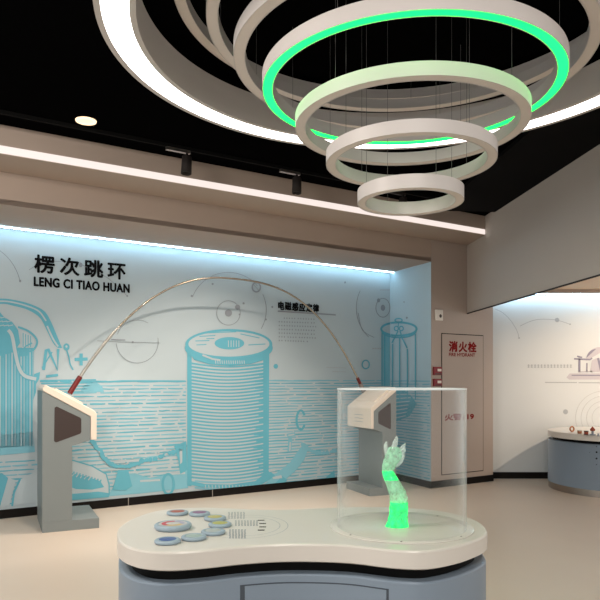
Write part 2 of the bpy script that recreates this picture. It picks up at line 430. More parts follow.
# chains and cables
def chain(pts, n, r, mi=TE, lay=6):
    P_ = spline(pts, 12, False)
    for i in range(n):
        p = P_[int(i*(len(P_)-1)/(n-1))]
        g.ell(p[0]+random.uniform(-.8,.8), p[1]+random.uniform(-.8,.8), r*random.uniform(.75,1.1), r*random.uniform(.7,1.05), None, lay + i % 2, mi, n=9)
chain([(92,441),(99,450),(106,460),(116,466),(128,466),(140,462),(160,457),(177,450),(184,446)], 34, 2.7)
for i in range(11): g.ell(99+i*6.6, 452+6*math.sin(i*.55)+i*.7, .9, .9, None, 8, WH, n=8)
g.fill([(174,446),(186,441),(187,470),(180,474),(178,460)], 6, TE); g.fill([(179,450),(182,449),(182,462),(180,464)], 7, WH)
g.ell(168, 484, 5.5, 10, 2.4, 6, TE); g.ell(168, 484, 1.6, 6, None, 6, LT)
g.fill([(118,470),(128,470),(132,486),(126,490),(112,490)], 6, TE)
g.fill([(272,476),(283,468),(290,462),(297,452),(303,444),(308,448),(304,460),(296,470),(286,479),(275,486),(262,487)], 6, LT)
g.fill([(274,484),(282,476),(287,480),(280,487)], 7, TE)
for p in ((268,470,274,468),(272,477,281,475),(281,486,286,483)): g.fill([(p[0],p[1]),(p[2],p[3]),(p[2]+1,p[3]+3),(p[0]+1,p[1]+2)], 8, WH)
g.ell(300.5, 420, 4.2, 9.5, 2.2, 6, TE, 30, 330)
chain([(303,444),(309,450),(320,453),(334,451)], 13, 2.3, LT)
g.line([(287,435.5),(295,434)], 3.6, 6, LT); g.line([(288,435.5),(294,434.3)], 1.6, 7, WH)
g.line([(290,438),(289,452)], 3.8, 6, LT); g.line([(290,442),(289.4,451)], 1.6, 7, WH)
g.fill([(326,477),(334,470),(335,479),(328,482)], 6, TE)
# glass jar across the corner
def cl(pts, w, lay=6, mi=TE): g.line(pts, w, lay, mi)
g.ell(399, 329, 18, 6.6, 2.0, 6, TE, n=60); g.ell(399, 331, 17.5, 6.6, 1.4, 7, TE, 5, 175, n=40)
g.ell(399, 320.3, 3.6, 1.8, 1.2, 6, TE); g.line([(399,322),(398.5,327)], 1, 6, TE)
for x in (381.8, 384.4): g.line([(x, 333),(x, 386)], 1.3, 6, TE)
g.fill([(383,334),(389.6,336.5),(389.6,386),(383,386)], 5, LT)
for x, ya in ((393,344),(400,337),(407.8,349),(415.8,334)): g.line([(x, ya),(x, 400)], 1.2, 6, TE)
g.ell(396.8, 328.5, 2.0, 2.2, 1.1, 7, TE); g.ell(401.8, 328.5, 2.0, 2.2, 1.1, 7, TE)
g.line([(398.5,331),(396,336),(392.4,343)], 1.3, 7, TE); g.line([(400.5,331),(403,339),(407.6,348)], 1.3, 7, TE)
g.fill([(391,392),(402,388),(412,396),(417,404),(410,416),(400,420),(391,424)], 4, TE)
for i in range(7): g.line([(391,395+i*4),(412-i,394+i*3.6)], 1.1, 5, RT)
g.ell(365.5, 364.5, 3.5, 4.2, 1.2, 6, TE); g.ell(275.5, 366.3, 2.2, 2.4, None, 6, TE)
o = g.build('mural_print', ['teal', 'teal2', 'mural', 'return'], wall_back)
# thin grey construction lines and dots
h = Draw()
h.ell(137, 341.5, 21, 21.5, .55, 6, 0, -10, 175, 40); h.ell(137, 341.5, 21, 21.5, .5, 6, 0, 200, 300, 30)
h.line([(97,340.8),(122,342),(160,343)], .5, 6); h.line([(111,339.5),(125,340)], 1.0, 7); h.ell(132.5, 342.2, 1.1, 1.1, None, 7)
h.ell(228, 310, 38, 37.5, .6, 6, 0, 200, 320, 40); h.ell(228, 310, 38, 37.5, .6, 6, 0, 335, 390, 30)
h.ell(191.5, 296, 1.1, 1.1, None, 7); h.ell(265.5, 319.5, 1.0, 1.0, None, 7)
h.ell(228.2, 313, 11.8, 12.2, .6, 6); h.ell(228.2, 313, 3.5, 3.6, None, 7); h.ell(237.3, 307.2, 2.5, 2.6, None, 7)
h.ell(212.3, 284, 1.1, 1.1, None, 7); h.ell(243.3, 303.4, 1.1, 1.1, None, 7); h.ell(239.2, 314.5, .8, .8, None, 7)
h.ell(256, 287.3, 4.1, 4.6, 1.5, 7); h.line([(253.5,285),(258,290)], .5, 8)
h.line([(-30,228),(-5,247),(8,258),(16,270),(20,281)], .6, 6, k=4); h.ell(20, 281, 1.1, 1.3, None, 7)
h.line([(29,270),(36,265.5),(44,262),(60,261.5),(78,262),(82,265),(100,274),(110,280),(127,296)], .5, 6, k=4); h.ell(127, 296, 1, 1, None, 7)
h.ell(80.5, 265, 1.9, 2.3, None, 6); h.ell(38, 266, 3.2, 3.6, None, 6, 1)
h.ell(398, 308, 42, 41, .6, 6, 0, 135, 205, 30); h.line([(358,313),(361,328),(367,334),(374,337.5)], .5, 6, k=4)
h.ell(382.6, 307.8, 7.0, 9.4, .7, 6); h.ell(382.6, 307.8, 2.2, 3.1, None, 7); h.ell(378.2, 300.4, 1.6, 2.0, None, 7)
h.ell(344.7, 282.5, .9, 1.1, None, 7); h.ell(404.5, 302, .6, .8, None, 7); h.ell(407.3, 317.8, .9, 1.1, None, 7); h.ell(272, 307, 1, 1.1, None, 7)
h.line([(326,367.5),(346,368)], .5, 6, 1); h.line([(332,371.5),(346,372)], .5, 6, 1)
for i in range(5): h.line([(380+i*2,290),(381.4+i*2,290)], 1.4, 6, 1)
for i in range(4): h.line([(372+i*2.5,348.5),(374+i*2.5,348.5)], 1.2, 6, 1)
h.build('mural_lines', ['grey_ink', 'pale_ink'], wall_back)
h = Draw(); h.line([(277.5,311.2),(335.5,314.9)], 1.5, 6)
for r in range(7):
    x = 278.5 + (5 if r == 0 else 0); yb = 318 + r*3.75
    while x < (315.5 if r < 6 else 307):
        yy = yb + (x-278)*.035
        h.line([(x,yy),(x+1.0,yy)], 1.1, 6); h.line([(x+.5,yy-.7),(x+.6,yy+.7)], .5, 7)
        x += 2.6 if random.random() < .85 else 3.6
h.build('paragraph', ['grey_ink'], wall_back)

def lettering(name, txt, m, parent, x0, x1, ytop, ybot, P, D, nrm, dpx=7, bold=.0, space=1.0):
    """text laid on the wall line P + s D, filling image columns x0..x1 and rows ytop..ybot"""
    cu = bpy.data.curves.new(name, 'FONT'); cu.body = txt; cu.space_character = space
    t = bpy.data.objects.new(name, cu); COL.objects.link(t)
    dg = bpy.context.evaluated_depsgraph_get(); me = bpy.data.meshes.new_from_object(t.evaluated_get(dg))
    bpy.data.objects.remove(t)
    xs = [v.co.x for v in me.vertices]; ys = [v.co.y for v in me.vertices]
    a, c = min(xs), max(xs); lo, hi = min(ys), max(ys)
    p0, p1 = hit(x0, P, D), hit(x1, P, D)
    zt = EYE + (HOR-ytop)*p0.y/F; zb = EYE + (HOR-ybot)*p0.y/F
    for v in me.vertices:
        k = (v.co.x-a)/(c-a); kk = (v.co.y-lo)/(hi-lo)
        q = p0 + (p1-p0)*k + nrm*(LAY*dpx)
        v.co = (q.x, q.y, zb + (zt-zb)*kk)
    src_v = [v.co.copy() for v in me.vertices]; src_f = [tuple(p.vertices) for p in me.polygons]
    bpy.data.meshes.remove(me); b = MB(); e_ = bold*(zt-zb)
    for q in range(8 if bold else 1):                             # heavier strokes: the outline thickened round about
        dx, dz = (e_*math.cos(q*PI/4), e_*math.sin(q*PI/4)) if bold else (0, 0)
        b.add([(v.x + D.x*dx + nrm.x*.00004*q, v.y + D.y*dx + nrm.y*.00004*q, v.z + dz) for v in src_v], src_f)
    return b.build(name, m, parent)
lettering('title_lettering', '楞次跳环', 'black_ink', wall_back, 34.5, 124.8, 254.8, 272.2, A, U, N, 9, .035, 1.4)
lettering('title_lettering', 'LENG CI TIAO HUAN', 'black_ink', wall_back, 34, 129.0, 277, 285.8, A, U, N, 9, .06, 1.08)
lettering('heading_lettering', '电磁感应定律', 'black_ink', wall_back, 278, 318.5, 301.5, 309.7, A, U, N, 9, .05, 1.12)

# right room wall print
r = DrawR()
r.line([(495,309),(503,313),(511,321),(517,331),(519,338)], .5, 2, 0, k=5); r.ell(519, 338, .9, .9, None, 3)
r.line([(520,326),(530,321.5),(540,319.3),(556,320),(570,324.3)], .5, 2, 0, k=5); r.ell(557, 320, 2.2, 2.2, None, 3, 2); r.ell(570, 324.3, .8, .8, None, 3)
for i in range(14):
    x = 527.5+i*3.25; r.line([(x,365.2),(x+2,365.2)], .6, 2, 0); r.line([(x+1,364.4),(x+1,367.8)], .7, 3, 0); r.line([(x,367.2),(x+2.1,367.2)], .5, 2, 0)
r.line([(545,382.4),(577,382.6)], .9, 2, 0); r.line([(578.5,382.7),(640,383)], .9, 2, 0)
r.fill([(567,378),(569,374.5),(575,373),(640,373),(640,380),(570,380)], 2, 2, 2) if False else r.fill([(566.5,377.5),(569.5,373.5),(640,373),(640,379.5),(569,379.5)], 2, 3)
r.line([(571.5,375.3),(640,375.6)], 1.1, 3, 1)
r.line([(574,358.8),(590,359.6),(592,358)], 1.6, 3, 1); r.line([(577,356.3),(582,357.5)], 1.5, 4, 1)
r.line([(579.3,359),(579.3,372)], 2.2, 3, 1); r.line([(586.8,363),(586.8,372)], 1.4, 3, 1); r.line([(578,372),(592,371.5)], 1.2, 3, 3)
r.ell(600, 361, 14, 14, None, 2, 3, 180, 300); r.ell(596, 360, 10, 11, None, 3, 1, 190, 270)
r.fill([(590,372),(592,360),(597,358),(601,372)], 3, 3); r.line([(598,358),(601,371)], 2.4, 4, 1); r.line([(602,360),(606,371)], 2, 4, 1)
r.ell(565.5, 411.8, 2.4, 2.5, None, 2, 2)
for k in range(4): r.ell(604, 418, 12+k*5.5, 12+k*5, .45, 2, 4, 150, 330)
r.build('mural_print', ['pale_ink', 'purple', 'pale_ink', 'lilac', 'faint'], wall_right)

# ------------------------------------------------------------------ hydrant door, alarm buttons, sensor
dl, dr = hit(441.2, FC, U), hit(483.2, FC, U)
zt = EYE + (HOR-333)*dl.y/F
dp = empty('door_1', (dl.x, dl.y, 0)); struct(dp)
def lb(p, o=dl): return (p.x-o.x, p.y-o.y)
b = MB(); b.prism([lb(dl+N*.001), lb(dr+N*.001), lb(dr+N*.003), lb(dl+N*.003)][::-1], .16, zt); b.build('door_gap', 'charc', dp)
b = MB(); b.prism([lb(dl+U*.012+N*.0005), lb(dr-U*.012+N*.0005), lb(dr-U*.012+N*.008), lb(dl+U*.012+N*.008)][::-1], .172, zt-.012); b.build('door_leaf', 'pier', dp)
for txt, x0, x1, y0, y1, bo in (('消火栓', 448.7, 475.7, 341.3, 351.3, .055), ('FIRE HYDRANT', 448.5, 474.5, 352.8, 356.0, .05), ('火警119', 444.5, 473.2, 414.3, 420.4, .07)):
    ob = lettering('door_lettering', txt, 'redink', None, x0, x1, y0, y1, FC, U, N, 8, bo, 1.15 if txt == '消火栓' else 1.0)
    ob.parent = dp; ob.matrix_parent_inverse = Matrix.Translation((-dl.x, -dl.y, 0))
def wallbox(name, xa, xb, ya, yb, t, m, label, cat, group=None):
    p0, p1 = hit(xa, FC, U), hit(xb, FC, U); d = p0.y/F
    z1, z0 = EYE + (HOR-ya)*d, EYE + (HOR-yb)*d; w = (p1-p0).length
    e = empty(name, (p0.x, p0.y, z0), math.atan2(U.y, U.x)); tag(e, label, cat, group)
    b = MB(); b.box(0, w, -t, -.001, 0, z1-z0); b.build('housing', m, e, bevel=.006)
    return e, w, z1-z0
e, w, hh = wallbox('fire_alarm_button', 432.6, 440.6, 366.8, 375, .03, 'red', 'upper of two dark red fire alarm boxes beside the hydrant door', 'alarm button', 'fire alarm boxes on the brown pier')
b = MB(); b.box(w*.42, w*.88, -.034, -.0295, hh*.45, hh*.75); b.build('white_window', 'offwhite', e)
b = MB(); b.box(w*.12, w*.9, -.0325, -.0295, hh*.08, hh*.2); b.build('lower_lip', 'dark', e)
e, w, hh = wallbox('fire_alarm_button', 432.6, 440.6, 378.8, 386.2, .03, 'red', 'lower of two dark red fire alarm boxes, just above the acrylic case', 'alarm button', 'fire alarm boxes on the brown pier')
b = MB(); b.box(w*.42, w*.88, -.034, -.0295, hh*.40, hh*.75); b.build('white_window', 'offwhite', e)
b = MB(); b.box(w*.12, w*.9, -.0325, -.0295, hh*.08, hh*.2); b.build('lower_lip', 'dark', e)
e, w, hh = wallbox('wall_sensor', 434.6, 441.6, 309.6, 320.4, .03, 'offwhite', 'small off-white wall box with a dark eye, above the fire alarm boxes', 'sensor')
b = MB(); b.lathe([(0,.004),(.020,.004),(.024,0)], 20); o = b.build('lens', 'dark', e, (w*.62, -.031, hh*.42)); o.rotation_euler = (PI/2, 0, 0)

# ------------------------------------------------------------------ lights in the bulkhead and niche
b = MB(); bn = Vector((BD.y, -BD.x)); P0, P1 = BLL + bn*.001, BR - BD*.012 + bn*.001
b.prism([P0[:], (P0+bn*.012)[:], (P1+bn*.012)[:], P1[:]], ZL+.004, ZL+.066)
tag(b.build('light_strip', 'strip'), 'long straight white light strip along the lower edge of the brown bulkhead', 'light strip')
b = MB(); P0, P1 = A - U*2.35 + N*.075, MC - U*.01 + N*.075
b.prism([P0[:], P1[:], (P1+N*.022)[:], (P0+N*.022)[:]][::-1], ZN-.009, ZN-.001)
tag(b.build('cove_light', 'cove'), 'thin cool white light line along the top edge of the blue mural', 'light strip')
b = MB(); b.box(PE.x+.03, 7.5, 9.64, 9.675, 2.706, 2.715)
tag(b.build('cove_light', 'cove'), 'thin cool white light line at the top of the right room wall', 'light strip')

# ------------------------------------------------------------------ pendant ring lamps
AX, AY = .59, 3.56
rings = [(.283, 2.401, .07, .045, 'plain', 'smallest and lowest pale ring lamp of the hanging stack'),
         (.453, 2.612, .065, .052, 'plain', 'second lowest pale ring lamp, just above the smallest ring'),
         (.620, 2.803, .065, .056, 'plain', 'third lowest ring lamp, its outer side washed green'),
         (.797, 2.998, .075, .058, 'green', 'ring lamp with a glowing green underside'),
         (.949, 3.150, .065, .062, 'plain', 'unlit beige ring lamp directly above the green ring'),
         (1.090, 3.335, .065, .062, 'plain', 'unlit beige ring lamp between the green lit ring and topmost ring, second from the ceiling'),
         (1.268, 3.480, .065, .062, 'plain', 'topmost unlit beige ring lamp, close under the black ceiling'),
         (1.632, 3.258, .21, .20, 'white', 'largest ring lamp, tall beige band with a wide glowing white underside')]
for i, (R, z, hgt, w, kind, lab) in enumerate(rings):
    e = empty('ring_lamp', (AX + (.0 if kind == 'white' else .004), AY, z)); tag(e, lab, 'ring lamp', 'ring lamps hanging from the black ceiling')
    rim = {'plain': .004, 'green': .005, 'white': .032}[kind]
    b = MB()
    pr = [(R-w,0),(R-w,hgt),(R,hgt),(R,0),(R-rim,0),(R-rim,.006),(R-w+rim,.006),(R-w+rim,0)]
    for a_, c_ in zip(pr, pr[1:] + pr[:1]):
        b.lathe([a_, c_], 160, closed=False)
    b.build('housing', 'lamp', e)
    b = MB(); b.lathe([(R-rim-.0005,.002),(R-w+rim+.0005,.002)], 160, smooth=False)
    b.build('diffuser', {'plain': 'diff', 'green': 'greenled', 'white': 'led'}[kind], e)
    for k in range(4 if kind != 'white' else 6):
        a_ = 2*PI*k/(4 if kind != 'white' else 6) + .35 + i*.21
        b = MB(); x, y = (R-w/2)*math.cos(a_), (R-w/2)*math.sin(a_)
        b.tube([(x,y,hgt-.002),(x,y,ZC-z-.001)], .0011, 6); b.build('suspension_wire', 'wire', e)

# ------------------------------------------------------------------ ceiling fittings
dx, dy = (86-300)/F*5.42, 5.42
e = empty('downlight', (dx, dy, ZC)); tag(e, 'round warm recessed downlight glowing in the black ceiling', 'downlight')
b = MB(); b.lathe([(.060,-.012),(.082,-.010),(.084,-.001),(.05,-.001)], 40); b.build('trim_ring', 'bulb', e)
b = MB(); b.lathe([(.0,-.004),(.060,-.004)], 40, smooth=False); b.build('lens', 'lens', e)
# track rail, parallel to the bulkhead
T0 = BL - BD*1.6 + bn*.30; T1 = BR + bn*.30 - BD*.4
b = MB(); b.prism([T0[:], (T0+bn*.03)[:], (T1+bn*.03)[:], T1[:]], ZC-.03, ZC-.0005)
tag(b.build('track_rail', 'rail'), 'long dark lighting track on the black ceiling in front of the bulkhead', 'lighting track')
heads = [(187, 'dark cylindrical track spotlight nearest the warm downlight'), (297, 'dark cylindrical track spotlight in the middle of the track'), (403, 'dark cylindrical track spotlight behind the smallest ring lamp')]
HP = []
for px, lab in heads:
    p = hit(px, T0 + bn*.017, BD); HP.append(p)
    e = empty('track_spotlight', (p.x, p.y, ZC-.031), math.atan2(BD.y, BD.x)); tag(e, lab, 'spotlight', 'spotlights on the ceiling track')
    b = MB(); b.box(-.20, .03, -.018, .018, -.028, 0); b.build('adapter_box', 'steel' if px < 400 else 'charc', e)
    b = MB(); b.cyl(.011, -.06, -.026, 12); b.build('swivel', 'black', e)
    b = MB(); b.lathe([(0,0),(.04,0),(.046,-.006),(.048,-.165),(.038,-.165),(.036,-.14),(0,-.14)], 28); o = b.build('lamp_head', 'charc', e, (0, 0, -.055)); o.rotation_euler = (-.12, .10, 0)
# faint dark duct faces by the right
b = MB(); dvs = [S0 + SD*1.0 - sn*.001, S0 + SD*6 - sn*.001, S0 + SD*6 - sn*.75, S0 + SD*1.0 - sn*.75]
b.prism([d[:] for d in dvs], ZC-.035, ZC-.0005)
o = b.build('ceiling_panel', 'ceil2'); tag(o, 'dull black flat panel on the ceiling along the grey-brown soffit', 'ceiling panel')

# ------------------------------------------------------------------ front display table
TZ = .80
def onz(px, py, z):
    y = F*(EYE-z)/(py-HOR); return ((px-300)/F*y, y)
rimpx = [(117.3,531),(119.5,541),(135,548.8),(164,552),(200,550.4),(245,546),(290,543.8),(345,545),(395,550),(428,550.6),(456,546),(475,540),(485.5,534.5),
         (487,530),(480,522.5),(465,516.2),(440,510.8),(405,507.6),(370,506.8),(338,507.3),(280,509.6),(253,509.2),(227,508),(197,507.4),(160.5,510),(137,516.6),(121.5,525)]
outl = [onz(x, y, TZ) for x, y in rimpx]
cx, cy = 0.0, 2.9
outl = spline([(x-cx, y-cy) for x, y in outl], 20)
area = sum(outl[i][0]*outl[(i+1)%len(outl)][1] - outl[(i+1)%len(outl)][0]*outl[i][1] for i in range(len(outl)))
if area < 0: outl.reverse()
tb = empty('display_table', (cx, cy, 0)); tag(tb, 'peanut-shaped display table with cream top and blue-grey base, nearest the viewer', 'display table')
def stackp(levels, m, name, parent):                               # lofted closed outline: [(inset, z)...]
    b = MB(); n = len(outl); vs = []
    for ins, z in levels: vs += [(p[0], p[1], z) for p in (off(outl, ins) if ins else outl)]
    for q in range(len(levels)-1):
        b.add(vs[q*n:(q+2)*n], [(i,(i+1)%n,n+(i+1)%n,n+i) for i in range(n)], 0, abs(levels[q][1]-levels[q+1][1]) > .003)
    b.add(vs[:n], [tuple(range(n-1,-1,-1))]); b.add(vs[-n:], [tuple(range(n))])
    return b.build(name, m, parent)
stackp([(.012,.725),(.0,.731),(0,.731),(0,.792),(0,.792),(.003,.798),(.008,.80)], 'tabletop', 'table_top', tb)
stackp([(.055,.67),(.055,.727)], 'black', 'recessed_neck', tb)
body = stackp([(.006,.07),(.006,.672),(.006,.672),(.010,.678),(.018,.680)], 'tableblue', 'base', tb)
stackp([(.045,0),(.045,.072)], 'steel', 'plinth', tb)
def surf(x0, x1, z0, z1, d, name, m):                              # a skin that follows the front of the base
    on = off(outl, .006 - d); inn = off(outl, .006)
    idx = [i for i, p in enumerate(on) if p[1] < .05 and x0 <= p[0] <= x1]
    idx.sort(key=lambda i: on[i][0])
    b = MB(); k = len(idx)
    vs = [(on[i][0], on[i][1], z0) for i in idx] + [(on[i][0], on[i][1], z1) for i in idx] + [(inn[i][0], inn[i][1], z0) for i in idx] + [(inn[i][0], inn[i][1], z1) for i in idx]
    fs = []
    for i in range(k-1): fs += [(i,i+1,k+i+1,k+i), (k+i,k+i+1,3*k+i+1,3*k+i), (2*k+i,2*k+i+1,i+1,i)]
    fs += [(0,k,3*k,2*k), (k-1,2*k+k-1,4*k-1,2*k-1)]
    b.add(vs, fs); return b.build(name, m, tb)
surf(-.235, .345, .12, .648, .0012, 'door_seam', 'seam')
surf(-.222, .332, .124, .643, .0026, 'door_panel', 'tableblue')
# engraved text field on the top
pt = MB()
def dash(px, py, w, l, mi=0):
    x, y = onz(px, py, TZ); x -= cx; y -= cy
    pt.add([(x-w,y-l,.8006),(x+w,y-l,.8006),(x+w,y+l,.8006),(x-w,y+l,.8006)], [(0,1,2,3)], mi)
for cxp, y0, y1, nc in ((229, 512.5, 519, 6), (230, 530, 538.5, 6), (236, 521, 526, 8)):
    pt = MB()
    for c in range(nc):
        y = y0
        while y < y1:
            dash(cxp + c*3.0 + random.uniform(-.2,.2), y, .0032, .0075); y += 1.15
    pt.build('printed_text', 'grey_ink', tb)
pt = MB()
for i, y in enumerate((520.4, 523.6, 527, 530.2)):
    pt = MB()
    for c in range(4): dash(258.6 + (1.5 if 0 < i < 3 else 0) + c*1.7, y, .0034, .009)
    pt.build('printed_line', 'black_ink', tb)
cxp, cyp = onz(246, 526, TZ)
for rr in (.185, .150):
    pt = MB()
    P_ = [(cxp-cx+rr*math.cos(a*PI/40), cyp-cy+rr*1.25*math.sin(a*PI/40), .8005) for a in range(-34, 35)]
    for a_, c_ in zip(P_, P_[1:]):
        d = Vector(c_)-Vector(a_); nn = Vector((-d.y, d.x, 0)).normalized()*.0012
        pt.add([Vector(a_)-nn, Vector(c_)-nn, Vector(c_)+nn, Vector(a_)+nn], [(0,1,2,3)], 0)
    pt.build('printed_arc', 'pale_ink', tb)

# colour discs
def cmat(n, c): 
    M[n] = mat(n, c, .4, noise=.15, nscale=60); return n
cols = {'inlay_rust': (.36,.10,.07), 'inlay_violet': (.27,.14,.26), 'inlay_yellow': (.46,.42,.13), 'inlay_olive': (.42,.42,.10), 'inlay_silver': (.40,.44,.43),
        'inlay_sage': (.36,.46,.44), 'inlay_blue': (.07,.13,.33), 'inlay_pale': (.52,.52,.52), 'inlay_red': (.5,.05,.08), 'inlay_gold': (.6,.42,.10), 'inlay_lilac': (.40,.38,.50)}
for n_, c_ in cols.items(): cmat(n_, c_)
discs = [(177.5, 512.6, .052, 'inlay_rust', 'small blue-grey disc with a rust red centre on the cream table'),
         (199.5, 513.6, .050, 'inlay_violet', 'small blue-grey disc with a violet centre, beside the rust red one'),
         (215, 518.0, .051, 'inlay_yellow', 'small blue-grey disc with a yellow centre, next to the violet one'),
         (220, 524.3, .051, 'inlay_olive', 'small blue-grey disc with an olive centre, nearest the printed text'),
         (213.2, 531.8, .051, 'inlay_silver', 'small blue-grey disc with a silvery centre, between olive and sage ones'),
         (193.8, 537.2, .051, 'inlay_sage', 'small blue-grey disc with a sage green centre, beside the blue one'),
         (167.7, 540.8, .052, 'inlay_blue', 'small blue-grey disc with a deep blue centre near the table front')]
for px, py, R, im, lab in discs:
    x, y = onz(px, py, TZ+.008)
    e = empty('colour_disc', (x, y, TZ)); tag(e, lab, 'disc', 'round colour discs on the display table')
    b = MB(); b.lathe([(0,.0002),(R-.006,.0002),(R,.004),(R,.011),(R-.004,.0145),(R*.66,.0155),(R*.66,.014),(0,.014)], 40); b.build('disc_base', 'disc', e)
    b = MB(); b.lathe([(0,.0152),(R*.66,.0150),(R*.69,.0142)], 40); b.build('colour_inlay', im, e)
x, y = onz(173, 526.3, TZ+.01)
e = empty('colour_disc', (x, y, TZ)); tag(e, 'large blue-grey disc with a multicoloured red and gold ring, amid the small discs', 'disc', 'round colour discs on the display table')
R = .080; b = MB(); b.lathe([(0,.0002),(R-.007,.0002),(R,.008),(R,.018),(R-.006,.023),(R*.80,.024),(R*.79,.0225),(0,.0225)], 48); b.build('disc_base', 'disc', e)
b = MB(); b.lathe([(0,.0232),(R*.76,.0230)], 40, smooth=False); b.build('pale_inlay', 'inlay_pale', e)
b = MB()
for k in range(40):
    a0, a1 = 2*PI*k/40, 2*PI*(k+1)/40; deg = 9*k
    mi = 0 if 90 <= deg < 235 else (1 if 235 <= deg < 340 else 2)
    r0, r1 = R*.38, R*.62
    b.add([(r*math.cos(a), r*math.sin(a), .0237) for r, a in ((r0,a0),(r1,a0),(r1,a1),(r0,a1))], [(0,1,2,3)], mi)
b.build('colour_ring', ['inlay_red', 'inlay_gold', 'inlay_lilac'], e)

# ------------------------------------------------------------------ acrylic case and glowing sculpture
CX, CY = .444, 2.90
e = empty('acrylic_case', (CX, CY, TZ)); tag(e, 'tall clear acrylic cylinder standing on the cream table over the green sculpture', 'display case')
b = MB(); b.lathe([(0,.0003),(.312,.0003),(.312,.003),(.309,.0045),(0,.0045)], 96); b.build('base_plate', 'plate', e)
b = MB()
for a_, c_ in (((.280,.0048),(.280,.606)), ((.280,.606),(.274,.606)), ((.274,.606),(.274,.0048)), ((.274,.0048),(.280,.0048))): b.lathe([a_, c_], 96)
b.build('cylinder_wall', 'acrylic', e)
M['acrylic_edge'] = mat('polished_acrylic_edge', (.72, .78, .78), .25, spec=.6)
b = MB()
for a_, c_ in (((.2805,.603),(.2805,.6085)), ((.2805,.6085),(.2735,.6085)), ((.2735,.6085),(.2735,.603))): b.lathe([a_, c_], 96)
b.build('top_rim', 'acrylic_edge', e)
for a_ in (-2.5, -1.72, -.75, .8, 2.4):
    b = MB(); b.lathe([(0,.0062),(.004,.0058),(.0045,.0046)], 12, (.294*math.cos(a_), .294*math.sin(a_), 0)); b.build('screw', 'charc', e)

M['resin_clear'] = resin('clear_resin', (.70, .82, .77), (.5, .9, .7), .03, .38)
M['resin_mid'] = resin('resin_lit_pale', (.45, .78, .58), (.08, .95, .32), .10, .48)
M['resin_lit'] = resin('resin_lit_green', (.03, .55, .20), (0, 1, .15), .72, .95)
SX, SY, SZ = .424, 2.885, TZ+.0047
e = empty('glowing_sculpture', (SX, SY, SZ)); tag(e, 'translucent forked sculpture glowing green inside the acrylic cylinder', 'sculpture')
k_ = 2.885/660
def SP(px, py, dz=0): return ((px-397)*k_, dz, (526.5-py)*k_)
def limb(name, m, pts, n=20, seg=5, flat=.8, rough=.0):
    P_ = spline([(*SP(p[0], p[1], p[3] if len(p) > 3 else 0), p[2]*k_) for p in pts], seg, False)
    b = MB(); vs = []; rnd = random.Random(3)
    for i, (x, y, z, r_) in enumerate(P_):
        for q in range(n):
            a_ = 2*PI*q/n; rr = r_*(1 + rough*math.sin(q*2.5+i*.9)*(.5+.5*math.sin(i*1.7)))
            vs.append((x + rr*math.cos(a_), y + rr*flat*math.sin(a_), z))
    fs = [(i*n+q, i*n+(q+1)%n, (i+1)*n+(q+1)%n, (i+1)*n+q) for i in range(len(P_)-1) for q in range(n)]
    b.add(vs, fs, 0, True); b.add(vs[:n], [tuple(range(n-1,-1,-1))]); b.add(vs[-n:], [tuple(range(n))])
    return b.build(name, m, e)
limb('lit_base', 'resin_lit', [(397,526.5,11.8),(397.5,523,10.6),(398.3,516,9.4),(398.8,509,9.2),(398.8,502,9.0)], rough=.05)
limb('stem', 'resin_mid', [(398.8,502.2,9.0),(398.2,496,8.9),(395.5,488,8.3),(391.5,480,7.4)], rough=.04)
limb('lit_wrist', 'resin_lit', [(391.5,480.2,7.4),(389.2,475,6.6),(387.6,471,5.6)])
limb('palm', 'resin_mid', [(387.6,471.2,5.6),(389.5,465,7.2),(393,458,8.6),(394,451,7.4),(393.5,447,4.5)], flat=.6, rough=.06)
limb('fork_tip', 'resin_clear', [(389.6,459,3.0),(387,453,2.6),(385.6,446,2.0),(386.2,442.4,1.0),(387,441.4,.2)], flat=.8)
limb('fork_tip', 'resin_clear', [(393.5,450,3.2),(394.6,445,2.9),(396,440,2.2),(396.8,437,1.0),(397,436,.2)], flat=.8)
b = MB(); wing = [(393,466),(398,467.5),(402,463.5),(403,461.5),(402,460.5),(405,456.5),(404,454.5),(406,450.5),(405,448),(406,443),(402,445.5),(399,448.5),(397.5,452),(396.5,456)]
b.prism_y([(SP(*p)[0], SP(*p)[2]) for p in wing], -.006, .010); b.build('serrated_fin', 'resin_clear', e, bevel=.003)
for q in range(4):
    limb('ridge', 'resin_clear', [(396+q*1.2, 464-q*4.2, 1.0, -.008),(401+q*.6, 462-q*4.2, .8, -.008),(404, 458-q*3.6, .3, -.004)], n=8, seg=3)

